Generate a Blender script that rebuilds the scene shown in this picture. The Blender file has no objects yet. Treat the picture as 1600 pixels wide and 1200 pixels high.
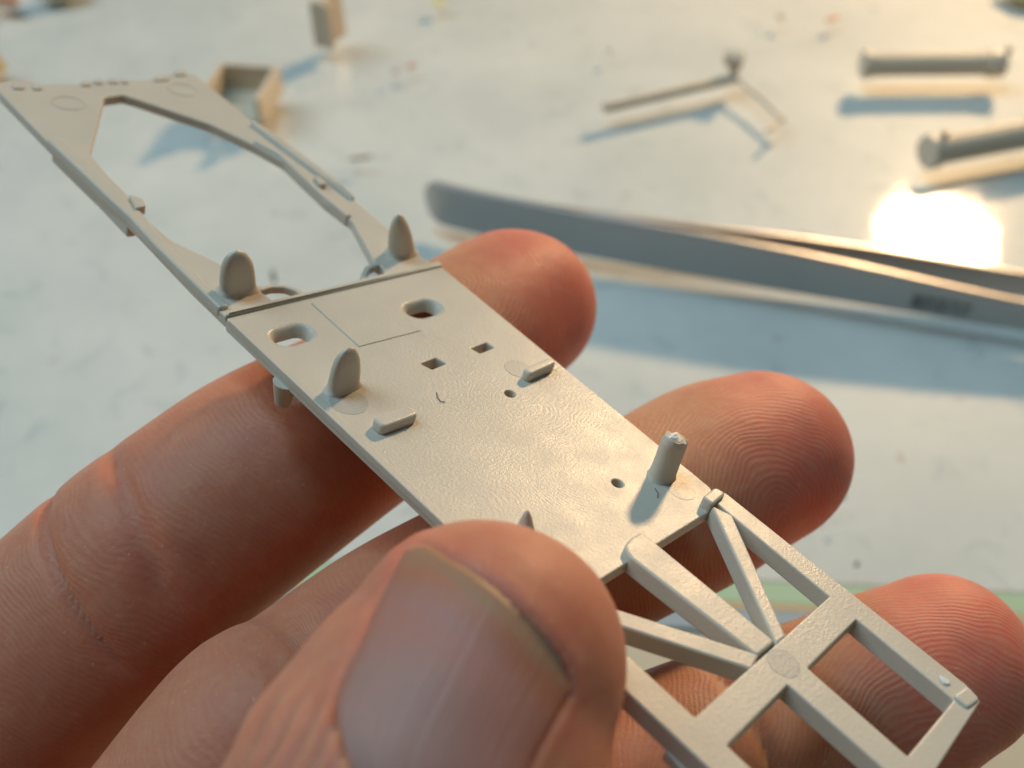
import bpy, bmesh, math, random
import numpy as np
from mathutils import Vector, Matrix
from mathutils.bvhtree import BVHTree

# ------------------------------------------------------------------ camera, world, lights
MM = 0.001
F = 1600.0                      # focal length in photograph pixels (frame 1600 x 1200)
PITCH = math.radians(45)
CAM_H = 132.0                   # millimetres above the glass
sc = bpy.context.scene
COL = sc.collection
cam_d = bpy.data.cameras.new('camera')
cam_d.lens = 36; cam_d.sensor_width = 36; cam_d.sensor_fit = 'HORIZONTAL'
cam_d.clip_start = 0.004; cam_d.clip_end = 20
cam_d.dof.use_dof = True; cam_d.dof.focus_distance = 0.066; cam_d.dof.aperture_fstop = 35
cam_d.dof.aperture_blades = 0
cam = bpy.data.objects.new('camera', cam_d); COL.objects.link(cam)
cam.location = (0, 0, CAM_H*MM); cam.rotation_euler = (math.pi/2-PITCH, 0, 0)
sc.camera = cam

RIGHT = Vector((1, 0, 0)); DOWN = Vector((0, -math.sin(PITCH), -math.cos(PITCH))); FWD = Vector((0, math.cos(PITCH), -math.sin(PITCH)))
C0 = Vector((0, 0, CAM_H))
def c2w(x, y, z): return C0+RIGHT*x+DOWN*y+FWD*z                       # camera axes -> world, millimetres
def at(px, py, z): return c2w((px-800)/F*z, (py-600)/F*z, z)            # photograph point at a depth
def ray(px, py): return RIGHT*((px-800)/F)+DOWN*((py-600)/F)+FWD
def on_table(px, py, h=0.0):
    r = ray(px, py); t = (h-C0.z)/r.z
    return C0+r*t

w = bpy.data.worlds.new('World'); sc.world = w; w.use_nodes = True
bg = w.node_tree.nodes['Background']; bg.inputs[0].default_value = (0.95, 1.0, 0.95, 1); bg.inputs[1].default_value = 0.06

def area(name, loc, target, size, power, color, shape='DISK', size_y=None):
    l = bpy.data.lights.new(name, 'AREA'); l.shape = shape; l.size = size
    if size_y: l.size_y = size_y
    l.energy = power; l.color = color
    o = bpy.data.objects.new(name, l); COL.objects.link(o)
    o.location = loc*MM; d = (target-loc).normalized()
    o.rotation_euler = d.to_track_quat('-Z', 'Y').to_euler()
    return o
_hp = on_table(1462, 368)
_rr = ray(1462, 368).normalized(); _rr.z = -_rr.z
area('desk_lamp_light', _hp+_rr*560, Vector((0, 160, 20)), 0.074, 3.35, (1.0, 0.65, 0.34), 'ELLIPSE', 0.042)
area('ceiling_light', Vector((-110, 230, 900)), Vector((0, 200, 0)), 0.20, 2.1, (0.40, 0.78, 1.0))
area('window_light', Vector((-760, 330, 1000)), Vector((0, 120, 20)), 0.8, 6.8, (0.82, 0.96, 1.0), 'RECTANGLE', 0.8)

sc.view_settings.view_transform = 'Standard'; sc.view_settings.look = 'None'
sc.view_settings.exposure = 0.0; sc.view_settings.gamma = 1
sc.view_settings.use_curve_mapping = False
try:
    sc.cycles.use_denoising = True; sc.cycles.denoiser = 'OPENIMAGEDENOISE'
except Exception: pass
sc.cycles.caustics_reflective = False; sc.cycles.caustics_refractive = False
sc.cycles.max_bounces = 8
sc.cycles.sample_clamp_indirect = 4

# ------------------------------------------------------------------ material helpers
class NT:
    def __init__(s, name):
        s.m = bpy.data.materials.new(name); s.m.use_nodes = True; s.t = s.m.node_tree; s.n = s.t.nodes
        s.b = s.n['Principled BSDF']; s.out = s.n['Material Output']
    def add(s, kind, **kw):
        n = s.n.new(kind)
        for k, v in kw.items():
            if k == 'ins':
                for i, x in v.items():
                    if hasattr(x, 'is_output'): s.t.links.new(x, n.inputs[i])
                    else: n.inputs[i].default_value = x
            else: setattr(n, k, v)
        return n
    def link(s, a, b): s.t.links.new(a, b)
    def coord(s, scale=1000.0):
        tc = s.add('ShaderNodeTexCoord')
        return s.add('ShaderNodeMapping', ins={0: tc.outputs['Object'], 3: (scale,)*3}).outputs[0]
    def noise(s, co, scale, detail=3, rough=.5, dist=0.):
        return s.add('ShaderNodeTexNoise', ins={'Vector': co, 'Scale': scale, 'Detail': detail, 'Roughness': rough, 'Distortion': dist}).outputs[0]
    def math(s, op, a, b=0., c=None):
        d = {0: a, 1: b}
        if c is not None: d[2] = c
        return s.add('ShaderNodeMath', operation=op, ins=d).outputs[0]
    def ramp(s, fac, pts):
        r = s.add('ShaderNodeValToRGB', ins={0: fac}); e = r.color_ramp.elements
        while len(e) < len(pts): e.new(.5)
        for q, (p, c) in zip(e, pts):
            q.position = p; q.color = c if len(c) == 4 else (*c, 1)
        return r.outputs[0]
    def mix(s, fac, a, b, blend='MIX'):
        n = s.add('ShaderNodeMix', data_type='RGBA', blend_type=blend)
        for i, x in ((0, fac), (6, a), (7, b)):
            if hasattr(x, 'is_output'): s.link(x, n.inputs[i])
            else: n.inputs[i].default_value = x if i == 0 or len(x) == 4 else (*x, 1)
        return n.outputs[2]
    def bump(s, h, strength, dist, normal=None):
        d = {'Height': h, 'Strength': strength, 'Distance': dist}
        if normal is not None: d['Normal'] = normal
        return s.add('ShaderNodeBump', ins=d).outputs[0]
    def setp(s, **kw):
        for k, v in kw.items():
            i = s.b.inputs[k.replace('_', ' ')]
            if hasattr(v, 'is_output'): s.link(v, i)
            else: i.default_value = v

def plastic(name, col, swirl=True):
    t = NT(name); co = t.coord()
    base = t.mix(t.math('MULTIPLY', t.noise(co, .25, 4), .9), tuple(c*.93 for c in col), tuple(c*1.08 for c in col))
    grain = t.noise(co, 4.6, 3, .75)
    t.setp(Base_Color=base, IOR=1.5, Subsurface_Weight=.22, Subsurface_Scale=.0006)
    t.b.inputs['Subsurface Radius'].default_value = (1, .75, .5)
    rough = t.math('MULTIPLY_ADD', t.noise(co, .35, 4, .6), .30, .21)
    t.setp(Roughness=rough)
    nrm = t.bump(grain, .24, .00012)
    if swirl:
        # polishing swirls: rings round a few centres plus a fine directional scratch
        wv = t.add('ShaderNodeTexVoronoi', feature='F1', ins={'Vector': co, 'Scale': .17, 'Randomness': 1.0}).outputs['Distance']
        wv = t.math('MULTIPLY_ADD', t.noise(co, .5, 2), .05, wv)
        rg = t.math('SINE', t.math('MULTIPLY', wv, 150))
        m1 = t.ramp(t.noise(co, .13, 2), [(.44, (0, 0, 0)), (.62, (1, 1, 1))])
        m2 = t.math('MULTIPLY', m1, t.ramp(t.noise(co, 1.6, 3, .7), [(.42, (0, 0, 0)), (.66, (1, 1, 1))]))
        nrm = t.bump(t.math('MULTIPLY', rg, m2), .15, .00003, nrm)
        nrm = t.bump(t.noise(co, .30, 2), .1, .0002, nrm)
    else:
        nrm = t.bump(t.noise(co, .30, 2), .1, .0002, nrm)
    t.setp(Normal=nrm)
    return t.m

def skin_material():
    t = NT('skin'); co = t.coord()
    def attr(n): return t.add('ShaderNodeAttribute', attribute_name=n)
    tint = attr('tint').outputs['Color']
    sep = t.add('ShaderNodeSeparateColor', ins={0: tint})
    red, palm, amp = sep.outputs[0], sep.outputs[1], sep.outputs[2]
    ph = attr('ridge').outputs['Fac']
    n1 = t.noise(co, .16, 4, .6); n2 = t.noise(co, .9, 4, .65)
    c = t.mix(t.math('MULTIPLY', n1, 1.0), (.53, .225, .13), (.46, .17, .10))
    c = t.mix(red, c, (.64, .165, .11))
    c = t.mix(t.math('MULTIPLY', palm, .3), c, (.66, .40, .19))
    c = t.mix(t.math('MULTIPLY', t.ramp(n2, [(.42, (0, 0, 0)), (.68, (1, 1, 1))]), .28), c, (.58, .32, .20))
    c = t.mix(t.math('MULTIPLY', t.ramp(t.noise(co, .35, 3), [(.5, (0, 0, 0)), (.7, (1, 1, 1))]), .35), c, (.44, .13, .09))
    spots = t.ramp(t.noise(co, 2.3, 2, .5), [(.70, (0, 0, 0)), (.76, (1, 1, 1))])
    c = t.mix(t.math('MULTIPLY', spots, .35), c, (.74, .50, .36))
    warp = t.math('MULTIPLY_ADD', t.noise(co, .16, 2), 3.0, ph)
    warp = t.math('MULTIPLY_ADD', t.noise(co, 1.6, 2), .10, warp)
    rid = t.math('SINE', t.math('MULTIPLY', warp, 2*math.pi/.38))
    broken = t.ramp(t.noise(co, 2.8, 3, .7), [(.25, (.25,)*3), (.6, (1, 1, 1))])
    rid = t.math('MULTIPLY', t.math('MULTIPLY', rid, broken), amp)
    c = t.mix(t.math('MULTIPLY_ADD', rid, .06, .06), c, (.74, .42, .28))
    pores = t.noise(co, 3.4, 5, .7)
    cre = t.add('ShaderNodeTexVoronoi', feature='DISTANCE_TO_EDGE', ins={'Vector': t.add('ShaderNodeMapping', ins={0: co, 3: (1, 1, 1)}).outputs[0], 'Scale': .9}).outputs[0]
    cre = t.ramp(cre, [(0, (0, 0, 0)), (.10, (1, 1, 1))])
    nrm = t.bump(rid, .45, .000028)
    nrm = t.bump(pores, .4, .00007, nrm)
    nrm = t.bump(cre, .1, .00006, nrm)
    nrm = t.bump(n2, .25, .00022, nrm)
    t.setp(Base_Color=c, Normal=nrm, Subsurface_Weight=1.0, Subsurface_Scale=.0026, IOR=1.4)
    t.b.inputs['Subsurface Radius'].default_value = (1.0, .32, .16)
    t.setp(Roughness=t.math('MULTIPLY_ADD', n2, .25, .36))
    t.b.inputs['Specular IOR Level'].default_value = .45
    return t.m

def nail_material():
    t = NT('nail'); co = t.coord()
    c = t.add('ShaderNodeAttribute', attribute_name='nail_colour').outputs['Color']
    c = t.mix(.28, c, t.mix(t.noise(co, .22, 3), (.34, .19, .16), (.44, .21, .17)))
    w = t.add('ShaderNodeAttribute', attribute_name='ridge').outputs['Fac']
    st = t.noise(t.add('ShaderNodeCombineXYZ', ins={0: t.math('MULTIPLY', w, 3.), 1: 0., 2: 0.}).outputs[0], 1.0, 4, .6)
    nrm = t.bump(st, .6, .00012)
    nrm = t.bump(t.noise(co, 3.5, 3), .25, .00004, nrm)
    t.setp(Base_Color=c, Roughness=.42, Specular_IOR_Level=.4, Normal=nrm, Subsurface_Weight=.6, Subsurface_Scale=.0012, IOR=1.45)
    t.b.inputs['Subsurface Radius'].default_value = (1, .5, .4)
    return t.m

def flat(name, col, rough=.5, metal=0., nscale=.4, var=.12, bump=.2):
    t = NT(name); co = t.coord(); n = t.noise(co, nscale, 4)
    t.setp(Base_Color=t.mix(n, tuple(c*(1-var) for c in col), tuple(min(1, c*(1+var)) for c in col)), Roughness=rough, Metallic=metal)
    if bump: t.setp(Normal=t.bump(t.noise(co, nscale*8, 3), bump, .0001))
    return t.m

def steel():
    t = NT('brushed_steel'); tc = t.add('ShaderNodeTexCoord')
    co = t.add('ShaderNodeMapping', ins={0: tc.outputs['Object'], 3: (60, 60, 2600)}).outputs[0]
    n = t.noise(co, 1.0, 4, .6)
    t.setp(Base_Color=t.mix(n, (.38, .375, .37), (.50, .495, .49)), Metallic=1.0, Roughness=t.math('MULTIPLY_ADD', n, .12, .36), Normal=t.bump(n, .12, .00005))
    return t.m

def board_paint():
    t = NT('white_board'); co = t.coord()
    n = t.noise(co, .018, 5, .65); n2 = t.noise(co, .12, 5, .7, .6)
    c = t.mix(t.ramp(n, [(.3, (0, 0, 0)), (.7, (1, 1, 1))]), (.62, .64, .635), (.82, .81, .785))
    c = t.mix(t.math('MULTIPLY', t.ramp(n2, [(.56, (0, 0, 0)), (.70, (1, 1, 1))]), .65), c, (.47, .53, .55))
    c = t.mix(t.math('MULTIPLY', t.ramp(t.noise(co, .3, 3, .6), [(.67, (0, 0, 0)), (.75, (1, 1, 1))]), .5), c, (.42, .46, .46))
    c = t.mix(t.math('MULTIPLY', t.ramp(t.noise(co, .2, 2, .5, .4), [(.73, (0, 0, 0)), (.77, (1, 1, 1))]), .5), c, (.55, .33, .30))
    c = t.mix(t.math('MULTIPLY', t.ramp(t.noise(co, .6, 4, .7), [(.5, (0, 0, 0)), (.75, (1, 1, 1))]), .15), c, (.85, .82, .76))
    t.setp(Base_Color=c, Roughness=.55)
    return t.m

def clear_glass():
    t = NT('clear_glass'); co = t.coord()
    t.n.remove(t.b)
    ge = t.add('ShaderNodeNewGeometry')
    cs = t.math('ABSOLUTE', t.add('ShaderNodeVectorMath', operation='DOT_PRODUCT', ins={0: ge.outputs['Normal'], 1: ge.outputs['Incoming']}).outputs['Value'])
    fr = t.math('MULTIPLY_ADD', t.math('POWER', t.math('SUBTRACT', 1.0, cs), 5.0), .96, .04)
    ro = t.math('MULTIPLY_ADD', t.noise(co, .05, 5, .65), .075, .02)
    nm = t.bump(t.noise(co, .3, 4, .6), .3, .0001)
    g = t.add('ShaderNodeBsdfGlossy', ins={'Color': (1, 1, 1, 1), 'Roughness': ro, 'Normal': nm}).outputs[0]
    tr = t.add('ShaderNodeBsdfTransparent', ins={0: (.985, .995, .99, 1)}).outputs[0]
    m = t.add('ShaderNodeMixShader', ins={0: t.math('MULTIPLY', fr, .8), 1: tr, 2: g}).outputs[0]
    t.link(m, t.out.inputs[0])
    return t.m

M_PL = plastic('grey_plastic', (.56, .525, .45), False)
M_DECK = plastic('polished_grey_plastic', (.56, .525, .45))
M_PB = plastic('tan_plastic', (.66, .58, .46), False)
M_SKIN = skin_material(); M_NAIL = nail_material()
M_STEEL = steel(); M_BOARD = board_paint(); M_GLASS = clear_glass()

# ------------------------------------------------------------------ object helpers
def tag(o, label=None, cat=None, group=None, kind=None):
    if label: o['label'] = label
    if cat: o['category'] = cat
    if group: o['group'] = group
    if kind: o['kind'] = kind
    return o
def mesh_obj(name, verts, faces, mat, parent=None, smooth=True, angle=40):
    me = bpy.data.meshes.new(name)
    me.from_pydata([tuple(v) for v in verts], [], faces); me.validate()
    bm = bmesh.new(); bm.from_mesh(me); bmesh.ops.recalc_face_normals(bm, faces=bm.faces); bm.to_mesh(me); bm.free()
    me.materials.append(mat)
    o = bpy.data.objects.new(name, me); COL.objects.link(o); o.parent = parent
    if smooth:
        me.polygons.foreach_set('use_smooth', [True]*len(me.polygons))
        me.set_sharp_from_angle(angle=math.radians(angle))
    return o
def bevel(o, w, seg=2, angle=35):
    b = o.modifiers.new('bevel', 'BEVEL'); b.width = w*MM; b.segments = seg; b.limit_method = 'ANGLE'; b.angle_limit = math.radians(angle)
    return o
def empty(name, mat4):
    o = bpy.data.objects.new(name, None); COL.objects.link(o); o.matrix_world = mat4; o.empty_display_size = .005
    return o

def sheet(name, loops, z0, z1, bev, mat, parent, res=3):
    """outline(s) in plane millimetres, extruded from z0 to z1 with rounded edges; later loops are holes"""
    cu = bpy.data.curves.new(name, 'CURVE'); cu.dimensions = '2D'; cu.fill_mode = 'BOTH'
    for lp in loops:
        sp = cu.splines.new('POLY'); sp.points.add(len(lp)-1); sp.use_cyclic_u = True
        for p, q in zip(sp.points, lp): p.co = (q[0]*MM, q[1]*MM, 0, 1)
    cu.extrude = max(1e-6, ((z1-z0)/2-bev)*MM); cu.bevel_depth = bev*MM; cu.bevel_resolution = res; cu.offset = -bev*MM
    tmp = bpy.data.objects.new('tmp', cu); COL.objects.link(tmp)
    dg = bpy.context.evaluated_depsgraph_get(); dg.update()
    me = bpy.data.meshes.new_from_object(tmp.evaluated_get(dg)); me.name = name
    bpy.data.objects.remove(tmp)
    me.transform(Matrix.Translation((0, 0, (z0+z1)/2*MM)))
    bm = bmesh.new(); bm.from_mesh(me); bmesh.ops.remove_doubles(bm, verts=bm.verts, dist=1e-7)
    bm.to_mesh(me); bm.free()
    me.materials.clear(); me.materials.append(mat)
    me.polygons.foreach_set('use_smooth', [True]*len(me.polygons)); me.set_sharp_from_angle(angle=math.radians(9))
    o = bpy.data.objects.new(name, me); COL.objects.link(o); o.parent = parent
    return o

def lathe_loft(rings, cap=True):
    n = len(rings[0]); V = [p for r in rings for p in r]; Fc = []
    for i in range(len(rings)-1):
        for j in range(n):
            k = (j+1) % n
            Fc.append((i*n+j, i*n+k, (i+1)*n+k, (i+1)*n+j))
    if cap:
        Fc.append(tuple(range(n))[::-1]); Fc.append(tuple(range((len(rings)-1)*n, len(rings)*n)))
    return V, Fc

def box_verts(x0, x1, y0, y1, z0, z1):
    V = [(x, y, z) for x in (x0, x1) for y in (y0, y1) for z in (z0, z1)]
    Fc = [(0, 1, 3, 2), (4, 6, 7, 5), (0, 4, 5, 1), (2, 3, 7, 6), (0, 2, 6, 4), (1, 5, 7, 3)]
    return [(a*MM, b*MM, c*MM) for a, b, c in V], Fc
def box(name, x0, x1, y0, y1, z0, z1, mat, parent, bev=.1):
    o = mesh_obj(name, *box_verts(x0, x1, y0, y1, z0, z1), mat, parent, smooth=False)
    if bev: bevel(o, bev)
    return o

# ------------------------------------------------------------------ the setting
def ground(name, x0, x1, y0, y1, z0, z1, mat, bev=0):
    o = box(name, x0, x1, y0, y1, z0, z1, mat, None, bev); o['kind'] = 'structure'; return o
# near edge of the white board as it crosses the view
eA, eB = on_table(0, 854, -3.6), on_table(1600, 925, -3.6)
def edge_y(x, off): return eA.y+(eB.y-eA.y)*(x-eA.x)/(eB.x-eA.x)+off
def slab(name, off0, off1, z0, z1, mat, x0=-900, x1=900):
    V = []
    for z in (z0, z1):
        V += [(x0, edge_y(x0, off0), z), (x1, edge_y(x1, off0), z), (x1, edge_y(x1, off1), z), (x0, edge_y(x0, off1), z)]
    V = [tuple(c*MM for c in v) for v in V]
    Fc = [(3, 2, 1, 0), (4, 5, 6, 7), (0, 1, 5, 4), (1, 2, 6, 5), (2, 3, 7, 6), (3, 0, 4, 7)]
    o = mesh_obj(name, V, Fc, mat, None, smooth=False); o['kind'] = 'structure'; return o
slab('table_top', -900, 1600, -12, -4.6, flat('cream_laminate', (.55, .49, .36), .5, 0, .08, .08))
slab('white_board', 0, 1400, -4.5, -3.6, M_BOARD)
slab('green_stripe', -4.0, -.05, -4.5, -3.7, flat('green_print', (.40, .56, .38), .5, 0, .2, .1))
slab('orange_stripe', -5.3, -4.05, -4.5, -3.75, flat('orange_print', (.56, .42, .24), .5, 0, .2, .1))
slab('blue_stripe', -9.0, -5.35, -4.5, -3.8, flat('blue_print', (.30, .38, .44), .5, 0, .2, .1))
g = slab('glass_sheet', .6, 1390, -3.3, 0, M_GLASS)
del g['kind']; tag(g, 'clear glass sheet lying over the white board and carrying the small parts', 'glass sheet')

# ------------------------------------------------------------------ model chassis: its own plane
PC = 40.0
_d1 = Vector((1600, -600, 1600)).normalized(); _d2 = Vector((-2300, -1850, 1600)).normalized()
_n = _d1.cross(_d2).normalized()
if _n.z > 0: _n = -_n
_d2 = _n.cross(_d1).normalized()
if _d2.z < 0: _d2 = -_d2
def cw(v): return RIGHT*v.x+DOWN*v.y+FWD*v.z
PU, PV, PN = cw(_d1), cw(_d2), cw(_n)
PO = C0+cw(Vector(((846-800)/F, (963-600)/F, 1)))*(-PC/ _n.dot(Vector(((846-800)/F, (963-600)/F, 1))))
def uv(px, py, h=0.0):
    r = ray(px, py); t = (PN.dot(PO-C0)+h)/PN.dot(r); q = C0+r*t-PO
    return (q.dot(PU), q.dot(PV))
def uvs(pts, h=0.0): return [uv(x, y, h) for x, y in pts]
def z4(pts): return [(900+x*.4375, 700+y*.4375) for x, y in pts]
mat4 = Matrix(((PU.x, PV.x, PN.x, PO.x*MM), (PU.y, PV.y, PN.y, PO.y*MM), (PU.z, PV.z, PN.z, PO.z*MM), (0, 0, 0, 1)))
assert mat4.to_3x3().determinant() > 0 or True
if mat4.to_3x3().determinant() < 0:
    raise RuntimeError('left handed')
ch = empty('model_chassis', mat4)
tag(ch, 'pale grey plastic model truck chassis held between thumb and fingers', 'model chassis')

def rrect(pts, r=.25, n=4):
    """round the corners of a polygon"""
    out = []; m = len(pts)
    for i in range(m):
        p = Vector(pts[i]); a = Vector(pts[i-1])-p; b = Vector(pts[(i+1) % m])-p
        rr = min(r, a.length*.45, b.length*.45); a = a.normalized()*rr; b = b.normalized()*rr
        for k in range(n+1):
            t = k/n; out.append(tuple(p+a*(1-t)**2+b*t**2))
    return out
def circle(c, r, n=20): return [(c[0]+r*math.cos(2*math.pi*k/n), c[1]+r*math.sin(2*math.pi*k/n)) for k in range(n)]

# deck
deck_outer = uvs([(352, 497), (690, 417), (1113, 764), (1112, 797), (846, 963)])
slot1 = uv(457, 523); slot2 = uv(661, 482)
def slot(c, L, W, n=8):
    out = []
    for s in (1, -1):
        for k in range(n+1):
            a = -math.pi/2+math.pi*k/n
            out.append((c[0]+s*((L-W)/2+W/2*math.cos(a)), c[1]+s*(W/2*math.sin(a))))
    return out
panel = uvs([(486, 474), (561, 542), (657, 517), (590, 449)])
sq1 = uvs([(657, 568), (681, 559), (697, 568), (675, 577)]); sq2 = uvs([(736, 544), (760, 535), (772, 543), (750, 552)])
holes = [slot(slot1, 3.5, 2.3), slot(slot2, 3.5, 2.3), rrect(sq1, .1, 2), rrect(sq2, .1, 2), circle(uv(797, 615), .40), circle(uv(965, 755), .40), circle(uv(641, 648), .36)]
deck = sheet('deck', [rrect(deck_outer, .35)]+holes, -.95, 0, .10, M_DECK, ch)
# low square panel
pc = [sum(p[0] for p in panel)/4, sum(p[1] for p in panel)/4]
sheet('raised_panel', [panel], -.3, .07, .04, M_PL, ch, 2)
# funnel shaped slot rims
def slot_rim(c, L, W):
    prof = [(0, -.01), (.12, -.05), (.28, -.22), (.42, -.52), (.50, -.93), (-.02, -.93), (-.04, -.3)]
    rings = []
    for (ins, z) in prof:
        rings.append([(x*MM, y*MM, z*MM) for x, y in slot(c, L-2*ins, W-2*ins, 10)])
    rings.append(rings[0])
    V, Fc = lathe_loft(rings, False)
    return mesh_obj('slot_rim', V, Fc, M_PL, ch)
slot_rim(slot1, 3.56, 2.36); slot_rim(slot2, 3.56, 2.36)
# cross ridge at the front of the deck
rb = uvs([(351, 497), (356, 488), (686, 409), (691, 417)])
sheet('cross_ridge', [rrect(rb, .15)], -.3, .20, .18, M_PL, ch)
# raised lip along the left side of the deck, short of the thumb
lip = [uv(357, 502), uv(370, 500), uv(868, 968), uv(846, 966)]
sheet('edge_lip', [lip], -.5, .09, .07, M_PL, ch)

# front frame
inner = [(140, 240), (168, 272), (200, 305), (226, 340), (270, 376), (345, 412), (392, 446), (418, 462), (430, 472), (566, 439), (600, 431), (600, 418), (586, 411), (550, 345), (507, 313), (476, 282), (445, 253), (401, 228), (330, 194), (215, 155), (192, 148), (163, 152)]
outer = [(0, 145), (-8, 130), (30, 122), (62, 131), (122, 131), (150, 125), (198, 126), (238, 124), (270, 113), (304, 116), (350, 152), (394, 190), (450, 227), (510, 272), (545, 305), (610, 360), (660, 402), (690, 417), (690, 430), (372, 510), (352, 494), (300, 444), (215, 355), (75, 222)]
sheet('front_frame', [rrect(uvs(outer), .3, 2), rrect(uvs(inner), .25, 2)], -.9, -.02, .12, M_PL, ch)
def strip(name, pts, w, z0, z1, bev=.12):
    """raised rail along a px polyline"""
    P = [Vector(uv(*p)) for p in pts]; L = []; R = []
    for i, p in enumerate(P):
        d = (P[min(i+1, len(P)-1)]-P[max(i-1, 0)]).normalized(); nrm = Vector((-d.y, d.x))
        ww = w[i] if isinstance(w, (list, tuple)) else w
        L.append(tuple(p+nrm*ww/2)); R.append(tuple(p-nrm*ww/2))
    return sheet(name, [rrect(L+R[::-1], .2, 2)], z0, z1, bev, M_PL, ch)
strip('side_rail', [(84, 220), (130, 262), (180, 310), (214, 342), (250, 384), (300, 434), (350, 484)], [1.3, 1.35, 1.3, 1.2, 1.0, .9, .8], -.6, .28, .2)
strip('side_rail', [(88, 222), (125, 258), (165, 296), (208, 340)], .8, -1.7, -.5, .15)
strip('side_rail', [(394, 194), (430, 219), (470, 249), (508, 277), (552, 313)], [.6, .9, .9, .8, .25], -.6, .36, .2)
strip('side_rail', [(398, 222), (440, 244), (474, 277), (505, 306), (546, 340)], [.4, .55, .6, .6, .5], -.9, .22, .15)
sheet('corner_block', [rrect(uvs([(200, 312), (222, 318), (228, 330), (212, 334)]), .2, 2)], -.3, .5, .12, M_PL, ch)
sheet('corner_block', [rrect(uvs([(488, 280), (500, 284), (510, 294), (498, 296)]), .2, 2)], -.3, .5, .12, M_PL, ch)
# small lugs along the far edge
for x0, y0, x1, y1 in ((20, 136, 36, 136), (50, 137, 64, 137), (126, 131, 140, 131), (146, 128, 158, 128), (168, 127, 182, 127), (188, 127, 198, 127), (240, 124, 262, 122), (272, 115, 290, 114)):
    sheet('edge_lug', [rrect(uvs([(x0, y0-3), (x1, y1-3), (x1+2, y1+4), (x0+2, y0+4)]), .15, 2)], -.2, .14, .06, M_PL, ch)
def torus(name, c, R, r, z, mat, parent, arc=(0, 2*math.pi), n=28, m=8, sx=1., sy=1., rot=0.):
    rings = []; full = abs(arc[1]-arc[0]-2*math.pi) < 1e-4
    for i in range(n+1):
        a = arc[0]+(arc[1]-arc[0])*i/n; ring = []
        for j in range(m):
            b = 2*math.pi*j/m; q = R+r*math.cos(b); x = q*math.cos(a)*sx; y = q*math.sin(a)*sy
            ring.append(((c[0]+x*math.cos(rot)-y*math.sin(rot))*MM, (c[1]+x*math.sin(rot)+y*math.cos(rot))*MM, (z+r*math.sin(b))*MM))
        rings.append(ring)
    V, Fc = lathe_loft(rings, not full)
    return mesh_obj(name, V, Fc, mat, parent)
torus('ring_mark', uv(107, 161), 1.35, .07, -.02, M_PL, ch)
torus('ring_mark', uv(285, 140), 1.35, .07, -.02, M_PL, ch)
# lifting eyes next to the front fins
strip('lifting_eye', [(402, 452), (422, 446), (444, 446), (464, 452), (482, 464)], .5, -.62, .02, .15)
strip('lifting_eye', [(574, 442), (568, 430), (574, 418), (590, 411), (604, 416)], .5, -.62, .02, .15)

# upright fins and pegs standing on the chassis
def fin(base, top, h, wu, wv, name='fin', p=2.2, top_frac=.12, rot=0., mat=M_PL, n=24, z0=-.1, flatn=0.):
    b = Vector((*uv(*base), 0)); tp = Vector((*uv(top[0], top[1], h), h)); rings = []
    T = 14
    for i in range(T+1):
        t = i/T; s = max(0.001, (1-t**p))**.5; tv = .55+.45*(1-t)
        c = b.lerp(tp, t); c.z = z0+(h-z0)*t
        if i == 0: fl = 1.30
        elif i == 1: fl = 1.06
        else: fl = 1
        ring = []
        for k in range(n):
            a = 2*math.pi*k/n; ca, sa = math.cos(a), math.sin(a)
            e = .75
            x = wu/2*s*fl*math.copysign(abs(ca)**e, ca); y = wv/2*min(1, s*1.25)*tv*fl*math.copysign(abs(sa)**e, sa)
            if y < 0: y *= (1-flatn)
            ring.append(((c.x+x*math.cos(rot)-y*math.sin(rot))*MM, (c.y+x*math.sin(rot)+y*math.cos(rot))*MM, c.z*MM))
        rings.append(ring)
    V, Fc = lathe_loft(rings)
    return mesh_obj(name, V, Fc, mat, ch, True, 60)
fin((372, 452), (370, 391), 3.7, 2.7, 1.7, p=3.2)
fin((628, 393), (623, 334), 4.0, 2.4, 1.9, p=1.9, rot=.2)
fin((538, 607), (545, 543), 3.5, 2.5, 1.6, p=3.0, rot=.1, flatn=.35)
fin((821, 848), (824, 797), 2.6, 1.15, 1.3, p=1.3)
# short conical peg under the left edge
def under_peg():
    b = Vector((*uv(449, 581), -1.0)); rings = []
    for t, r in ((0, .85), (.3, .75), (.7, .6), (.95, .5), (1, .3)):
        rings.append([((b.x+r*math.cos(2*math.pi*k/16))*MM, (b.y+r*math.sin(2*math.pi*k/16))*MM, (-.8-1.9*t)*MM) for k in range(16)])
    V, Fc = lathe_loft(rings); mesh_obj('peg', V, Fc, M_PL, ch)
under_peg()
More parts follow.
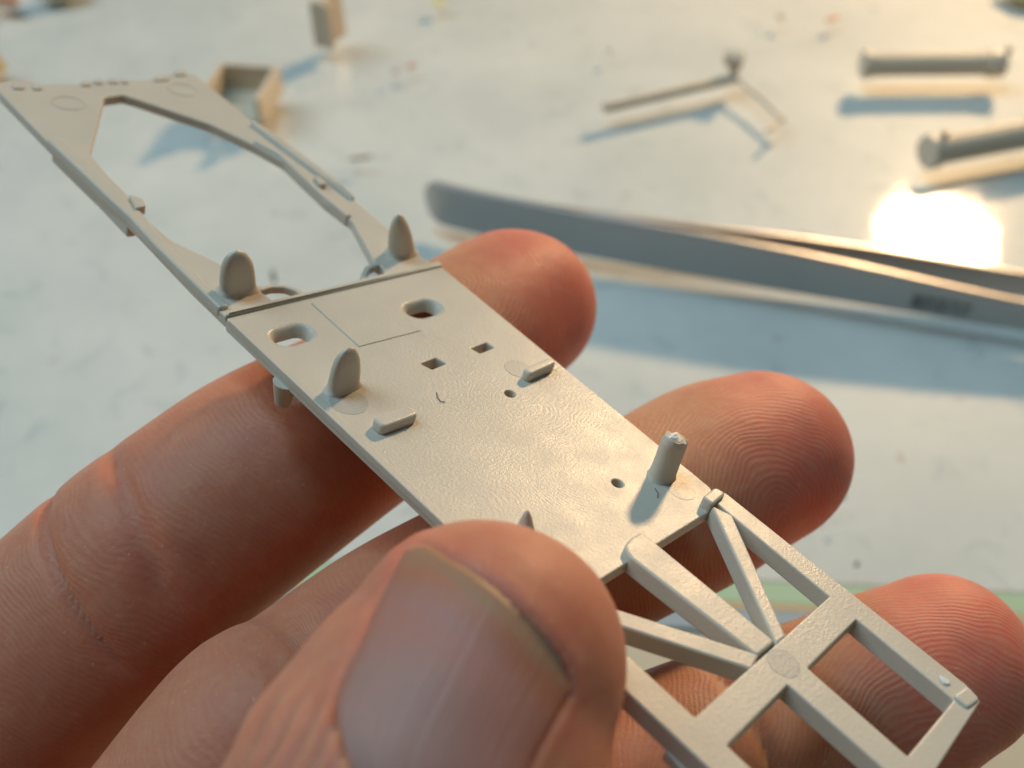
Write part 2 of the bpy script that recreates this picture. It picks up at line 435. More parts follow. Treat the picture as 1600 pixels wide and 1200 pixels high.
# snapped post with whitened top
def post():
    b = Vector((*uv(1034, 743), -.1)); tp = Vector((*uv(1057, 684, 3.3), 3.3)); rings = []; random.seed(5)
    for i, (t, r) in enumerate(((0, 1.05), (.05, .92), (.15, .86), (.5, .82), (.8, .84), (.93, .86), (1.0, .74))):
        c = b.lerp(tp, t)
        rings.append([((c.x+r*1.3*math.cos(2*math.pi*k/18)+random.uniform(-.03, .03))*MM, (c.y+r*.95*math.sin(2*math.pi*k/18)+random.uniform(-.03, .03))*MM, (c.z+(random.uniform(-.16, .16) if i > 4 else 0)-(.25*math.cos(2*math.pi*k/18) if i > 3 else 0))*MM) for k in range(18)])
    V, Fc = lathe_loft(rings); o = mesh_obj('snapped_post', V, Fc, M_PL, ch, True, 50)
    o['label'] = 'snapped post with a ragged whitened top'
    # stress whitened crumb of plastic on its broken end
    rings = []
    for t, r in ((-.16, .55), (0, .68), (.12, .55), (.2, .2)):
        rings.append([((tp.x-.08+r*math.cos(2*math.pi*k/12)+random.uniform(-.1, .1))*MM, (tp.y+r*.75*math.sin(2*math.pi*k/12)+random.uniform(-.1, .1))*MM, (tp.z+t+random.uniform(-.06, .06)-.18*math.cos(2*math.pi*k/12))*MM) for k in range(12)])
    V, Fc = lathe_loft(rings); mesh_obj('broken_tip', V, Fc, flat('stressed_plastic', (.78, .77, .74), .6, 0, 2, .08), o, False)
post()
# short bars beside the small holes
def bar(a, b, w, h):
    A, B = Vector(uv(*a)), Vector(uv(*b)); d = (B-A).normalized(); n = Vector((-d.y, d.x))*w/2
    sheet('locating_bar', [rrect([tuple(A+n), tuple(B+n), tuple(B-n), tuple(A-n)], .4, 4)], -.1, h, .22, M_PL, ch)
bar((586, 674), (643, 653), 1.1, .75)
bar((818, 594), (860, 575), .75, .8)
sheet('stub', [circle(uv(636, 650), .38)], -.1, .55, .12, M_PL, ch)
# round moulding mark
m_mark = plastic('smooth_grey_plastic', (.43, .43, .395), False)
sheet('ejector_mark', [circle(uv(810, 576), 1.05, 32)], -.2, .02, .015, m_mark, ch, 1)
sheet('ejector_mark', [circle(uv(545, 628), 1.3, 32)], -.2, .015, .012, m_mark, ch, 1)
sheet('ejector_mark', [circle(uv(1065, 765), 1.0, 32)], -.2, .015, .012, m_mark, ch, 1)

# rear ladder frame
HR = .45
lad_out = z4([(533, 158), (950, 490), (1395, 845), (1445, 905), (1290, 1143), (982, 1617), (165, 855), (-120, 590), (-60, 515), (425, 960), (905, 530), (480, 178)])
w2 = z4([(1002, 612), (1350, 900), (1185, 1100), (828, 785)]); w3 = z4([(757, 845), (1125, 1168), (922, 1418), (540, 1062)])
sheet('ladder_frame', [uvs(lad_out, HR), rrect(uvs(w2, HR), .12, 2), rrect(uvs(w3, HR), .12, 2)], HR-1.25, HR, .10, M_PL, ch)
sheet('centre_beam', [rrect(uvs(z4([(172, 350), (193, 322), (236, 298), (712, 690), (648, 742), (195, 390)]), HR+.03), .3, 3)], HR-1.3, HR+.04, .16, M_PL, ch)
sheet('diagonal_brace', [uvs(z4([(484, 202), (560, 240), (752, 672), (716, 700)]), HR+.02)], HR-1.3, HR+.02, .16, M_PL, ch)
sheet('diagonal_brace', [uvs(z4([(-60, 508), (655, 738), (628, 790), (-70, 560)]), HR+.01)], HR-1.3, HR+.015, .14, M_PL, ch)
sheet('end_tab', [rrect(uvs(z4([(453, 172), (498, 138), (537, 160), (490, 200)]), .8), .25, 3)], -1.0, .8, .16, M_PL, ch)
sheet('end_tab', [rrect(uvs(z4([(1350, 880), (1402, 843), (1448, 893), (1405, 925)]), .7), .25, 3)], -.6, .62, .16, M_PL, ch)
sheet('ejector_mark', [circle(uv(*z4([(742, 768)])[0], HR), .98, 32)], -.1, HR+.015, .01, m_mark, ch, 1)
rg = sheet('flash_burr', [rrect(uvs(z4([(1288, 812), (1330, 828), (1338, 850), (1310, 846)]), HR), .2, 2)], .2, HR+.13, .08, flat('burr_plastic', (.72, .72, .70), .25, 0, 2, .1), ch)
sheet('side_step', [uvs(z4([(318, 1085), (345, 1075), (430, 1160), (410, 1185)]), -.8)], -1.4, -.7, .1, M_PL, ch)
# thin wisps of swarf on the deck
def wisp(pts, r=.035):
    P = [Vector((*uv(*p), .05)) for p in pts]; rings = []
    for i, p in enumerate(P):
        rings.append([((p.x+r*math.cos(a))*MM, (p.y+r*math.sin(a))*MM, (p.z+r*math.cos(a+.8))*MM) for a in (0, 2.1, 4.2)])
    V, Fc = lathe_loft(rings); mesh_obj('dust_fibre', V, Fc, flat('dust', (.16, .14, .13), .8), ch)
wisp([(682, 614), (683, 622), (688, 628), (695, 629)]); wisp([(1023, 764), (1028, 772), (1027, 778)], .03)

# ------------------------------------------------------------------ hand
def cam_pts(L):
    return [(at(p[0], p[1], p[2]) if len(p) == 4 else p[0], p[-1]) for p in L]
def V3(x, y, z): return c2w(x, y, z)
def catmull(P, n=10):
    out = []
    Q = [P[0]*2-P[1]]+list(P)+[P[-1]*2-P[-2]]
    for i in range(1, len(Q)-2):
        for k in range(n):
            t = k/n; a, b, c, d = Q[i-1], Q[i], Q[i+1], Q[i+2]
            out.append(.5*((2*b)+(c-a)*t+(2*a-5*b+4*c-d)*t*t+(3*b-a-3*c+d)*t**3))
    out.append(P[-1]); return out
# centre lines: tip first, (photo x, photo y, depth mm, radius mm)
fingers = {
 'index': ([(805, 478, 95, 7.55), (745, 520, 91.5, 7.75), (680, 572, 87.5, 7.6), (590, 635, 82.5, 7.6), (500, 689, 79.5, 7.95), (380, 763, 76.5, 8.25), (262, 853, 74.5, 8.3), (190, 920, 74.5, 8.5), (96, 1010, 74.5, 9.0), (-120, 1220, 74, 9.6)], V3(-56, 46, 69), 10.5),
 'middle': ([(1182, 718, 85.5, 7.6), (1120, 742, 84, 8.05), (1050, 782, 81.5, 7.9), (960, 826, 78.5, 7.6), (820, 895, 75, 7.4), (640, 1000, 70.5, 7.4), (480, 1120, 66.5, 7.5), (340, 1260, 63, 7.7)], V3(-38, 60, 58), 10.5),
 'ring': ([(1462, 1045, 75, 6.9), (1400, 1075, 74.5, 7.4), (1330, 1108, 74, 7.4), (1220, 1145, 73, 7.2), (1060, 1215, 70.5, 7.3), (880, 1310, 67, 7.6), (700, 1460, 63, 8.0)], V3(-24, 66, 50), 10),
 'thumb': ([(752, 1040, 49.3, 7.1), (722, 1100, 48.6, 7.85), (690, 1180, 47.8, 8.5), (640, 1290, 46.5, 8.9), (560, 1450, 45, 9.0), (470, 1650, 44, 9.0)], V3(-16, 58, 38), 11),
}
little = [(V3(38, 50, 70), 6.0), (V3(30, 54, 68), 6.4), (V3(18, 62, 62), 6.6), (V3(4, 72, 56), 7.2), (V3(-8, 80, 46), 9)]
SAMP = []   # (finger id, s, point, tangent, palmar)
def loft_finger(pts, radii, fid, flat_r=.93, tipflat=1.0, n=36):
    P = catmull([Vector((*p, r)).to_4d() if False else p for p in pts]); R = []
    m = len(pts)
    Rv = catmull([Vector((r, 0, 0)) for r in radii]); R = [v.x for v in Rv]
    rings = []; s = 0; 
    T0 = (P[0]-P[1]).normalized()
    for i in range(len(P)):
        a = P[max(i-1, 0)]; b = P[min(i+1, len(P)-1)]
        t = (a-b).normalized()
        if i: s += (P[i]-P[i-1]).length
        up = PN-t*PN.dot(t); up.normalize(); sd = t.cross(up).normalized()
        SAMP.append((fid, s+radii[0], P[i].copy(), t, up, R[i]))
        rings.append([P[i]+sd*math.cos(q)*R[i]+up*math.sin(q)*R[i]*flat_r for q in (2*math.pi*k/n for k in range(n))])
    # rounded tip
    tip = []; r0 = R[0]
    t = T0; up = PN-t*PN.dot(t); up.normalize(); sd = t.cross(up).normalized()
    for k in range(1, 9):
        a = math.pi/2*k/8.3; e = r0*math.cos(a)**.92; h = r0*tipflat*math.sin(a)
        tip.append([P[0]+t*h+sd*math.cos(q)*e+up*math.sin(q)*e*flat_r for q in (2*math.pi*j/n for j in range(n))])
    rings = tip[::-1]+rings
    V, Fc = lathe_loft(rings)
    return V, Fc
allV = []; allF = []
def add_part(V, Fc):
    o = len(allV); allV.extend(V); allF.extend([tuple(i+o for i in f) for f in Fc])
IDS = {'index': 0, 'middle': 1, 'ring': 2, 'thumb': 3, 'little': 4}
for nme, (pts, mcp, rm) in fingers.items():
    P = [at(p[0], p[1], p[2]) for p in pts]+[mcp]; R = [p[3] for p in pts]+[rm]
    fl = {'thumb': .90, 'index': .94}.get(nme, .95)
    add_part(*loft_finger(P, R, IDS[nme], fl, 1.0))
add_part(*loft_finger([p for p, r in little], [r for p, r in little], 4))
# palm: rows of tubes from knuckles to the wrist
wrist = V3(-34, 118, 34)
def tube(pts, n=28):
    P = catmull([p for p, r in pts], 6); R = [v.x for v in catmull([Vector((r, 0, 0)) for p, r in pts], 6)]; rings = []
    for i in range(len(P)):
        t = (P[min(i+1, len(P)-1)]-P[max(i-1, 0)]).normalized(); x = t.orthogonal().normalized(); x = (RIGHT-t*RIGHT.dot(t)).normalized(); y = t.cross(x)
        rings.append([P[i]+x*math.cos(q)*R[i]+y*math.sin(q)*R[i] for q in (2*math.pi*k/n for k in range(n))])
    add_part(*lathe_loft(rings))
for nme, mc, r in (('index', V3(-54, 46, 66), 10.5), ('middle', V3(-40, 60, 58), 10.5), ('ring', V3(-24, 66, 50), 10.5), ('little', V3(-8, 80, 46), 9.5), ('thumb', V3(-18, 58, 42), 12.5)):
    tube([(mc+(mc-wrist)*.06, r*.8), (mc, r), (mc.lerp(wrist, .35), r*1.45), (mc.lerp(wrist, .75), r*1.6), (wrist, 17)])
tube([(wrist+(V3(-30, 96, 46)-wrist)*.3, 20), (wrist, 20), (V3(-58, 150, -14), 23), (V3(-84, 190, -66), 28)])
me = bpy.data.meshes.new('raw'); me.from_pydata([tuple(v) for v in allV], [], allF)
raw = bpy.data.objects.new('raw', me); COL.objects.link(raw)
bm = bmesh.new(); bm.from_mesh(me); bmesh.ops.recalc_face_normals(bm, faces=bm.faces); bm.to_mesh(me); bm.free()
md = raw.modifiers.new('r', 'REMESH'); md.mode = 'VOXEL'; md.voxel_size = .42; md.use_smooth_shade = True
md = raw.modifiers.new('s', 'SMOOTH'); md.factor = .5; md.iterations = 14
dg = bpy.context.evaluated_depsgraph_get(); dg.update()
hm = bpy.data.meshes.new_from_object(raw.evaluated_get(dg)); hm.name = 'hand'
bpy.data.objects.remove(raw)
nv = len(hm.vertices)
co = np.empty(nv*3); hm.vertices.foreach_get('co', co); co = co.reshape(-1, 3)
no = np.empty(nv*3); hm.vertices.foreach_get('normal', no); no = no.reshape(-1, 3)
SP = np.array([tuple(s[2]) for s in SAMP]); ST = np.array([tuple(s[3]) for s in SAMP]); SU = np.array([tuple(s[4]) for s in SAMP])
SS = np.array([s[1] for s in SAMP]); SF = np.array([s[0] for s in SAMP]); SR = np.array([s[5] for s in SAMP])
near = np.empty(nv, int)
for i in range(0, nv, 20000):
    d = ((co[i:i+20000, None, :]-SP[None])**2).sum(2); near[i:i+20000] = d.argmin(1)
rel = co-SP[near]; tt = ST[near]; uu = SU[near]; ww = np.cross(tt, uu)
along = (rel*tt).sum(1); s = SS[near]-along; fid = SF[near]
pal = (rel*uu).sum(1); lat = (rel*ww).sum(1); rr = SR[near]
pn = (no*uu).sum(1)           # palmar facing
# camera projection of every vertex
C = np.array(tuple(C0)); q = co-C
zc = q@np.array(tuple(FWD)); pxx = 800+F*(q@np.array(tuple(RIGHT)))/zc; pyy = 600+F*(q@np.array(tuple(DOWN)))/zc
def sm(x, a, b):
    t = np.clip((x-a)/(b-a), 0, 1); return t*t*(3-2*t)
ne = len(hm.edges); ev = np.empty(ne*2, np.int32); hm.edges.foreach_get('vertices', ev); ev = ev.reshape(-1, 2)
deg = np.bincount(ev.ravel(), minlength=nv).astype(float)
def spread(f, it):
    for _ in range(it):
        a_ = np.bincount(ev[:, 0], f[ev[:, 1]], nv)+np.bincount(ev[:, 1], f[ev[:, 0]], nv)
        f = .4*f+.6*a_/np.maximum(deg, 1)
    return f
s = spread(s, 14); lat = spread(lat, 10); pn = spread(pn, 8)
disp = np.zeros(nv)
def crease(f, s0, depth, wid, slope=0., curve=0.):
    g = np.exp(-((s-s0-slope*lat-curve*lat**2/8)/wid)**2)
    return -1.0*(fid == f)*depth*g*sm(pn, .1, .8)*sm(lat, -7.6, -3.8)
# palmar flexion creases; the index one sits where the finger bends left of the chassis
J = at(222, 850, 75); kk = [i for i in range(len(SAMP)) if SAMP[i][0] == 0]
sJ = SAMP[min(kk, key=lambda i: (SAMP[i][2]-J).length)][1]
disp += crease(0, sJ+1.8, .60, .55, .10, .12)+crease(0, sJ-2.4, .50, .62, .14, .10)+crease(0, sJ+.1, .07, .5, .3, .1)
disp += (fid == 0)*.25*np.exp(-((s-sJ+8)/5)**2)*sm(pn, .1, .8)*0+(fid == 0)*0*np.exp(-((s-sJ-9)/5)**2)*sm(pn, -.2, .7)
disp += crease(0, 23, .3, .5)+crease(1, 24, .3, .5)+crease(2, 24, .3, .5)
jm = at(420, 1090, 67); kk = [i for i in range(len(SAMP)) if SAMP[i][0] == 1]
sM = SAMP[min(kk, key=lambda i: (SAMP[i][2]-jm).length)][1]
disp += crease(1, sM, .22, .6, .1, .1)+crease(1, sM-2.2, .15, .55, -.1, .1)
# slight uneven flesh
ph3 = co*.18
disp += .10*(np.sin(ph3[:, 0]*2.1+1)*np.sin(ph3[:, 1]*1.7)+np.sin(ph3[:, 2]*2.6+ph3[:, 0]*1.3))

# ---- thumb nail outline, as the photograph shows it
N_left = [(548, 1195), (532, 1145), (526, 1100), (541, 1050), (570, 993), (600, 925), (634, 858)]
N_free = [(634, 858), (662, 850), (700, 872), (765, 913), (833, 975), (878, 1032), (891, 1078)]
N_right = [(800, 1290), (826, 1200), (846, 1158), (872, 1112), (891, 1078)]
N_cut = [(548, 1195), (590, 1272), (680, 1320), (800, 1290)]
def resamp(L, n):
    P = [Vector(p) for p in L]; P = [Vector((p.x, p.y, 0)) for p in P]; Q = catmull(P, 8)
    d = [0]
    for i in range(1, len(Q)): d.append(d[-1]+(Q[i]-Q[i-1]).length)
    out = []
    for k in range(n):
        t = d[-1]*k/(n-1); i = max(0, min(len(Q)-2, int(np.searchsorted(d, t))-1)); f = (t-d[i])/max(1e-9, d[i+1]-d[i])
        v = Q[i].lerp(Q[i+1], f); out.append((v.x, v.y))
    return np.array(out)
poly = np.vstack([resamp(N_left, 30), resamp(N_free, 30)[1:], resamp(N_right, 24)[::-1][1:], resamp(N_cut, 24)[::-1][1:-1]])
bvh = BVHTree.FromPolygons([tuple(v) for v in co], [tuple(p.vertices) for p in hm.polygons])
cand = np.where((fid == 3) & ((no*(q/np.linalg.norm(q, axis=1)[:, None])).sum(1) < .15) & (pyy < 1450) & (pyy > 700))[0]
def inside_dist(x, y):
    A = poly; B = np.roll(poly, -1, 0); ins = np.zeros(len(x), bool); dmin = np.full(len(x), 1e9)
    for (ax, ay), (bx, by) in zip(A, B):
        c1 = (ay > y) != (by > y)
        with np.errstate(divide='ignore', invalid='ignore'):
            xi = (bx-ax)*(y-ay)/(by-ay+1e-12)+ax
        ins ^= c1 & (x < xi)
        L2 = (bx-ax)**2+(by-ay)**2; t = np.clip(((x-ax)*(bx-ax)+(y-ay)*(by-ay))/L2, 0, 1)
        dmin = np.minimum(dmin, np.hypot(x-ax-t*(bx-ax), y-ay-t*(by-ay)))
    return np.where(ins, -dmin, dmin)
sd_ = inside_dist(pxx[cand], pyy[cand])
nd = np.zeros(nv); nd[cand] = -.42*(1-sm(sd_, -6, 7))+.09*np.exp(-((sd_-16)/10)**2)
disp += nd
# skin wrinkles by the cuticle and the knuckle side of the thumb
wr = (fid == 3)*sm(pyy, 1060, 1130)*sm(560-pxx, -10, 60)
disp += wr*(.17*np.sin((pxx*.55+pyy*.35)*.32+1.2*np.sin(pyy*.03)))
# mm per vertex
new = co+no*disp[:, None]
# ---- attributes
core = np.select([fid == 0, fid == 1, fid == 2], [10.5, 11.0, 10.5], 9.0)
ds = s-core
fall = 1-.75*sm(ds, 0, 12)
core = np.select([fid == 0, fid == 1, fid == 2], [17.0, 13.0, 12.0], 9.0)
clat = np.select([fid == 0, fid == 1, fid == 2], [-1.0, 11.0, 12.0], 0.0)
ds = s-core
ridge = np.sqrt(ds**2+(lat-clat)**2+.5)
ridge = np.where(ds > 0, ridge, ridge)
amp = np.where(fid < 3, sm(pn, -.45, .1)*(1-.45*sm(s, 16, 30)), .12)
amp = np.where(fid == 3, .12, amp)
# real redness of the fingertip flesh
redn = np.where(fid < 3, .12+.75*(1-sm(s+np.maximum(-lat, 0)*.9, 8, 19)), .12)
rdt = np.zeros(nv)
rdt[cand] = .45*np.exp(-(np.maximum(sd_, 0)/26)**2)*sm(pxx[cand]*.4-pyy[cand]*.6, -560, -330)
redn = np.clip(redn+rdt+.30*(fid == 0)*sm(lat, -7.6, -4)*(np.exp(-((s-sJ-1.8-.10*lat-.12*lat**2/8)/.8)**2)+np.exp(-((s-sJ+2.4-.14*lat-.1*lat**2/8)/.9)**2)), 0, 1)
ctr = tuple(wrist)
new = (new-np.array(ctr))*MM
hm.vertices.foreach_set('co', new.ravel())
a = hm.attributes.new('ridge', 'FLOAT', 'POINT'); a.data.foreach_set('value', ridge.astype(np.float32))
a = hm.attributes.new('tint', 'FLOAT_COLOR', 'POINT')
a.data.foreach_set('color', np.stack([redn, np.where(fid < 3, sm(s-lat*.8, 9, 18)*(1-sm(s, 24, 34)), 0), amp, np.ones(nv)], 1).astype(np.float32).ravel())
hm.materials.clear(); hm.materials.append(M_SKIN); hm.update()
hm.polygons.foreach_set('use_smooth', [True]*len(hm.polygons))
hand = bpy.data.objects.new('hand', hm); COL.objects.link(hand); hand.location = wrist*MM
tag(hand, 'bare left hand pinching the plastic chassis, thumbnail toward the viewer and three fingertips behind', 'hand')
# ---- thumbnail plate
NG = 41
Lc, Rc = resamp(N_left, NG), resamp(N_right, NG); Bc, Tc = resamp(N_cut, NG), resamp(N_free, NG)
grid = np.zeros((NG, NG, 2))
for i in range(NG):
    for j in range(NG):
        u_, v_ = i/(NG-1), j/(NG-1)
        grid[i, j] = (1-u_)*Lc[j]+u_*Rc[j]+(1-v_)*Bc[i]+v_*Tc[i]-((1-u_)*(1-v_)*Lc[0]+u_*v_*Rc[-1]+u_*(1-v_)*Rc[0]+(1-u_)*v_*Lc[-1])
G = grid.reshape(-1, 2); dep = []
for x, y in G:
    r = ray(x, y); hit = bvh.ray_cast(C0, r.normalized())
    dep.append((hit[0]-C0).dot(FWD) if hit[0] is not None else 48.)
dep = np.array(dep); X = (G[:, 0]-700)/200; Y = (G[:, 1]-1050)/200
A = np.stack([np.ones_like(X), X, Y, X*X, X*Y, Y*Y, X**3, X*X*Y, X*Y*Y, Y**3], 1)
cf = np.linalg.lstsq(A, dep, rcond=None)[0]; fit = A@cf
bI = np.array([inside_dist(np.array([x]), np.array([y]))[0] for x, y in G])
edge = np.clip(-bI/34, 0, 1)
zz = np.minimum(fit, dep+.15)*.6+dep*.4-.10+.10*(1-edge)
NVt = [tuple((at(x, y, z)-wrist)*MM) for (x, y), z in zip(G, zz)]
NF = [(i*NG+j, (i+1)*NG+j, (i+1)*NG+j+1, i*NG+j+1) for i in range(NG-1) for j in range(NG-1)]
nm = bpy.data.meshes.new('thumbnail'); nm.from_pydata(NVt, [], NF); nm.materials.append(M_NAIL)
fe = resamp(N_free, 60)
dfe = np.array([np.hypot(fe[:, 0]-x, fe[:, 1]-y).min() for x, y in G])
ufe = np.repeat(np.arange(NG)/(NG-1), NG)
wid = 34*np.clip(.45+1.3*np.sin(ufe*math.pi)**.8*.45, 0, 1)+4*np.sin(ufe*19)
cols = np.zeros((len(G), 4)); cols[:, 3] = 1
c_free = np.array([.36, .21, .11]); c_or = np.array([.44, .17, .09]); c_bed = np.array([.42, .19, .15]); c_deep = np.array([.35, .20, .17])
for k in range(len(G)):
    t1 = float(sm(np.array(dfe[k]), wid[k]-5, wid[k]+6)); t2 = float(sm(np.array(dfe[k]), wid[k]+14, wid[k]+52)); t3 = float(sm(np.array(dfe[k]), 90, 240))
    c = c_free*(1-t1)+c_or*t1; c = c*(1-t2)+c_bed*t2; c = c*(1-t3)+c_deep*t3
    eL = float(np.exp(-(ufe[k]/.035)**2)+.9*np.exp(-((1-ufe[k])/.10)**2))
    c = c*(1-min(1, .7*eL))+np.array([.45, .15, .08])*min(1, .7*eL)
    cols[k, :3] = c
a = nm.attributes.new('nail_colour', 'FLOAT_COLOR', 'POINT'); a.data.foreach_set('color', cols.astype(np.float32).ravel())
a = nm.attributes.new('ridge', 'FLOAT', 'POINT'); a.data.foreach_set('value', (ufe*8).astype(np.float32))
nm.polygons.foreach_set('use_smooth', [True]*len(nm.polygons))
nail = bpy.data.objects.new('thumbnail', nm); COL.objects.link(nail); nail.parent = hand
sl = nail.modifiers.new('t', 'SOLIDIFY'); sl.thickness = .3*MM; sl.offset = -1
bpy.context.view_layer.update()

# ------------------------------------------------------------------ tweezers lying on the glass
def strip3d(name, base, heights, thick, lift, mat, parent, org, bev=.35):
    """upright metal strip standing along a base line, rounded at its first end"""
    P = catmull([Vector((b.x, b.y, 0)) for b in base], 12); H = [v.x for v in catmull([Vector((h, 0, 0)) for h in heights], 12)]
    n = len(P); d = [0]
    for i in range(1, n): d.append(d[-1]+(P[i]-P[i-1]).length)
    rings = []
    for i in range(n):
        t = (P[min(i+1, n-1)]-P[max(i-1, 0)]).normalized(); nr = Vector((-t.y, t.x, 0))*thick/2
        R = heights[0]/2; k = 1. if d[i] >= R else math.sqrt(max(.02, 1-((R-d[i])/R)**2))
        zm = lift+H[i]/2; hh = H[i]/2*k
        c = [P[i]-nr+Vector((0, 0, zm-hh)), P[i]+nr+Vector((0, 0, zm-hh)), P[i]+nr+Vector((0, 0, zm+hh)), P[i]-nr+Vector((0, 0, zm+hh))]
        rings.append([tuple((v-org)*MM) for v in c])
    V, Fc = lathe_loft(rings); o = mesh_obj(name, V, Fc, mat, parent, True, 30); bevel(o, bev, 3, 30); return o
tb = [on_table(668, 336), on_table(700, 352), on_table(850, 386), on_table(1080, 428), on_table(1300, 466), on_table(1600, 514), on_table(1900, 546)]
org = Vector((tb[1].x, tb[1].y, 0))
tw = empty('tweezers', Matrix.Translation(org*MM))
tag(tw, 'grey steel tweezers lying on their side on the glass with rounded closed end', 'tweezers')
th = [10.4, 10.4, 10.5, 10.4, 9.4, 6.6, 4.5]
back = [Vector((b.x, b.y, 0))+Vector((.3, 1, 0)).normalized()*o_ for b, o_ in zip(tb, (1.4, 1.5, 1.8, 4.2, 7.2, 10, 12))]
strip3d('arm', tb, th, 1.25, 0, M_STEEL, tw, org, .3)
strip3d('arm', back, [h*.9 for h in th], 1.4, 0, M_STEEL, tw, org)
# worn etching on the near arm
dark = flat('etched_steel', (.25, .25, .25), .5, 1.0, 1, .2)
eb0, eb1 = on_table(1418, 487), on_table(1508, 500)
dv = (eb1-eb0).normalized(); nrv = Vector((dv.y, -dv.x, 0))
def etch(f0, f1, z0, z1):
    V = []
    for f in (f0, f1):
        for z in (z0, z1):
            for e in (.55, .80): V.append(tuple((eb0.lerp(eb1, f)+nrv*e+Vector((0, 0, z))-org)*MM))
    mesh_obj('etched_mark', V, [(0, 1, 3, 2), (4, 6, 7, 5), (0, 4, 5, 1), (2, 3, 7, 6), (0, 2, 6, 4), (1, 5, 7, 3)], dark, tw, False)
for f0, f1 in ((0, .16), (.2, .36), (.4, .6), (.64, .8), (.84, 1)): etch(f0, f1, 3.2, 4.6)
for f0, f1 in ((0, .3), (.35, .65), (.7, 1)): etch(f0, f1, 1.6, 2.6)

# ------------------------------------------------------------------ loose kit parts on the glass
def placed(name, px, py, rz):
    p = on_table(px, py); return empty(name, Matrix.Translation(p*MM) @ Matrix.Rotation(rz, 4, 'Z'))
def cyl_rings(axis, prof, n=20, hz=0):
    """profile of (x, r) turned about the X axis with its bottom on z = 0"""
    return [[(x*MM, r*math.cos(2*math.pi*k/n)*MM, (hz+r*math.sin(2*math.pi*k/n))*MM) for k in range(n)] for x, r in prof]
def barrel(px, py, px2, py2, label, nub, R=3.3):
    a, b = on_table(px, py), on_table(px2, py2); L = (b-a).length; ang = math.atan2(b.y-a.y, b.x-a.x)
    t = empty('barrel_part', Matrix.Translation(a*MM) @ Matrix.Rotation(ang, 4, 'Z')); tag(t, label, 'kit part', 'round barrels lying on the glass')
    V, Fc = lathe_loft(cyl_rings(None, [(2.2, R*.5), (2.2, R*.92), (L-2.2, R*.92), (L-2.2, R*.5)], hz=R*1.08)); mesh_obj('tube', V, Fc, M_PB, t)
    for x0, x1 in ((0, 2.6), (L-4.2, L)):
        V, Fc = lathe_loft(cyl_rings(None, [(x0, R*.6), (x0, R*1.0), (x0+.25, R*1.08), (x1-.25, R*1.08), (x1, R*1.0), (x1, R*.6)], hz=R*1.08)); mesh_obj('collar', V, Fc, M_PB, t)
    for x in nub:
        box('nub', x, x+1.6, -.6, .6, R*2.0, R*2.16+1.3, M_PB, t, .2)
    box('rib', 3, L-4.5, -.35, .35, R*1.85, R*2.04, M_PB, t, .1)
barrel(1342, 121, 1560, 119, 'tan round barrel part lying level at the top right with its blue shadow below it', [L_ for L_ in (36.,)])
barrel(1440, 262, 1700, 212, 'tan round barrel part cut off by the right edge, just above the bright lamp reflection', [2.6], 3.7)

# forked rod part
def rod(name, pts, r, parent, n=12):
    P = [Vector(p) for p in pts]; rings = []
    for i in range(len(P)):
        t = (P[min(i+1, len(P)-1)]-P[max(i-1, 0)]).normalized(); x = t.cross(Vector((0, 0, 1))); x = x.normalized() if x.length > 1e-4 else Vector((1, 0, 0)); y = t.cross(x)
        rings.append([tuple((P[i]+(x*math.cos(2*math.pi*k/n)+y*math.sin(2*math.pi*k/n))*r)*MM) for k in range(n)])
    V, Fc = lathe_loft(rings); return mesh_obj(name, V, Fc, M_PB, parent)
o_ = on_table(1146, 134); fr_ = empty('forked_rod_part', Matrix.Translation(o_*MM))
tag(fr_, 'tan forked part with a thick rod, a thin rod and a small block', 'kit part')
def rl(px, py, h): p = on_table(px, py, h)-o_; return (p.x, p.y, h)
rod('thick_rod', [rl(944, 169, 1.3), rl(1040, 147, 1.4), rl(1150, 122, 1.5)], 1.3, fr_)
rod('thin_rod', [rl(1150, 122, 1.5), rl(1190, 155, 1.1), rl(1224, 188, .8)], .62, fr_)
rod('thin_rod', [rl(1216, 186, .8), rl(1208, 198, .6), rl(1198, 206, .5)], .6, fr_)
rod('cross_pin', [rl(1146, 124, .9), rl(1147, 104, 3.5), rl(1146, 90, 5.5)], 1.3, fr_)
def blk(px, py, h, sx, sy, sz, rz, parent):
    V, Fc = box_verts(-sx/2, sx/2, -sy/2, sy/2, -sz/2, sz/2); m = Matrix.Rotation(rz, 3, 'Z') @ Matrix.Rotation(.4, 3, 'X')
    p = rl(px, py, h); o = mesh_obj('block', [tuple(m @ Vector(v)+Vector(p)*MM) for v in V], Fc, M_PB, parent, False); bevel(o, .35, 2)
blk(1147, 92, 6.0, 4.6, 3.0, 3.6, -.5, fr_)

# open tray part
def tray(px, py, rz, L, W, H, t_, label):
    e = placed('open_tray_part', px, py, rz); tag(e, label, 'kit part')
    box('tray_floor', -L/2+t_, L/2-t_, -W/2+t_, W/2-t_, 0, .9, M_PB, e, .1)
    box('tray_wall', -L/2, L/2, W/2-t_, W/2, 0, H, M_PB, e, .3)
    box('tray_wall', -L/2+.01, -L/2+t_, -W/2, W/2-t_+.1, 0, H-.02, M_PB, e, .3)
    box('tray_wall', L/2-t_, L/2-.01, -W/2, W/2-t_+.1, 0, H-.02, M_PB, e, .3)
    box('tray_wall', -L/2+t_-.1, L/2-t_+.1, -W/2, -W/2+t_, 0, 1.6, M_PB, e, .3)
tray(382, 168, math.radians(-8), 15.5, 17, 7.5, 1.4, 'tan open box-shaped part lying behind the front frame of the chassis')
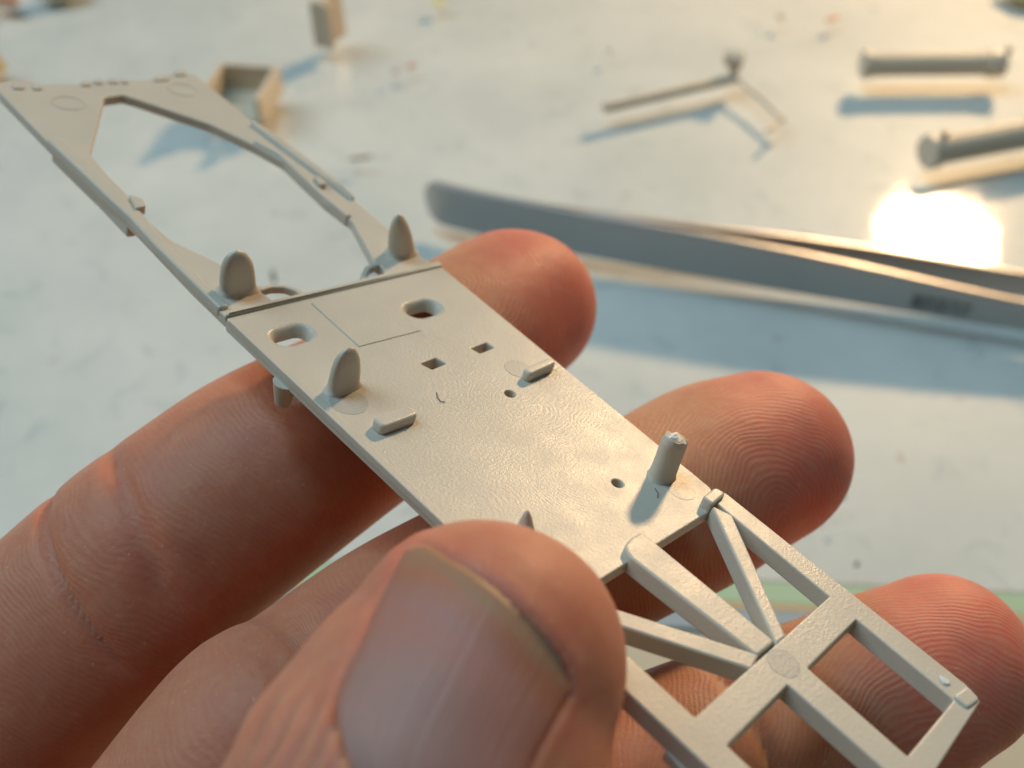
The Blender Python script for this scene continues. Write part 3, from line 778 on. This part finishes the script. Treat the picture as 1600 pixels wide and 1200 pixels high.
# upright slab at the top
ub = placed('upright_bracket_part', 521, 64, math.radians(62)); tag(ub, 'tan upright bracket part standing at the top edge with a dark near face', 'kit part')
box('bracket_web', -4.8, 4.8, -1.1, 1.1, 0, 13, M_PB, ub, .3)
box('bracket_flange', -4.9, -3.4, -3.2, -1.05, 0, 12.6, M_PB, ub, .3)
box('bracket_flange', -4.9, -3.4, 1.05, 2.8, 0, 12.6, M_PB, ub, .3)

# scraps, shavings and small litter
def scrap(name, px, py, size, col, rz, label, cat='scrap', h=.5, group=None, mat=None):
    random.seed(int(px*7+py)); e = on_table(px, py); L, W = size; n = 7; top = []; bot = []
    for k in range(n):
        a = 2*math.pi*k/n; r = random.uniform(.75, 1.1); x, y = L/2*math.cos(a)*r, W/2*math.sin(a)*r
        X = x*math.cos(rz)-y*math.sin(rz); Y = x*math.sin(rz)+y*math.cos(rz)
        bot.append((X*MM, Y*MM, 0)); top.append((X*.85*MM, Y*.85*MM, h*random.uniform(.7, 1.2)*MM))
    V, Fc = lathe_loft([bot, top]); o = mesh_obj(name, V, Fc, mat or flat(name+'_colour', col, .6, 0, 1, .15), None, False)
    o.location = e*MM; tag(o, label, cat, group); return o
scrap('plastic_shaving', 562, 248, (7, 1.2), (.42, .36, .28), .25, 'thin tan plastic shaving alone between the frame rails and the tweezers end')
scrap('orange_scrap', 1300, 30, (6, 2), (.75, .33, .18), .5, 'small orange scrap near the top edge left of the level barrel part')
scrap('brown_scrap', 1219, 27, (2.0, 3.4), (.36, .25, .15), .2, 'small brown scrap beside the orange one near the top edge')
scrap('yellow_scrap', 686, 4, (5, 4), (.70, .66, .20), .4, 'yellow scrap at the top edge right of the upright bracket part')
scrap('red_crumb', 642, 104, (2.6, 1.8), (.62, .25, .22), .4, 'red crumb right of the open tray part, the larger of the two')
scrap('pink_crumb', 618, 112, (1.8, 1.6), (.60, .34, .32), .4, 'faint pink crumb just left of the larger red crumb')
scrap('grey_crumb', 428, 436, (1.2, 3.2), (.22, .22, .20), .3, 'dark grey crumb seen just above the deck between the two front fins', h=1.5)
scrap('pale_crumb', 953, 80, (1.4, 3.0), (.55, .44, .33), .3, 'pale brown crumb above the thick rod of the forked part')
scrap('dark_crumb', 1338, 883, (.9, .8), (.16, .15, .14), .3, 'tiny dark crumb above the ring fingertip')
scrap('faint_crumb', 1318, 738+40, (.8, .6), (.30, .29, .28), .3, 'tiny grey crumb right of the middle fingertip')
scrap('copper_offcut', 6, 6, (12, 6), (.80, .45, .28), -.3, 'shiny copper coloured offcut in the top left corner', h=3.0)
scrap('green_offcut', 92, -14, (16, 12), (.22, .28, .17), .2, 'dull green offcut at the top edge near the left corner', h=2.5)
scrap('added_shade_piece', -40, 112, (17, 12), (.62, .52, .30), .2, 'tan piece added for the yellow shade at the left edge beside the far end of the chassis', h=5.0)  # tan piece added just past the left edge for the yellow shade there
scrap('yellow_card', 1608, -12, (22, 16), (.72, .64, .34), -.7, 'yellow card corner in the top right corner', h=1.2)
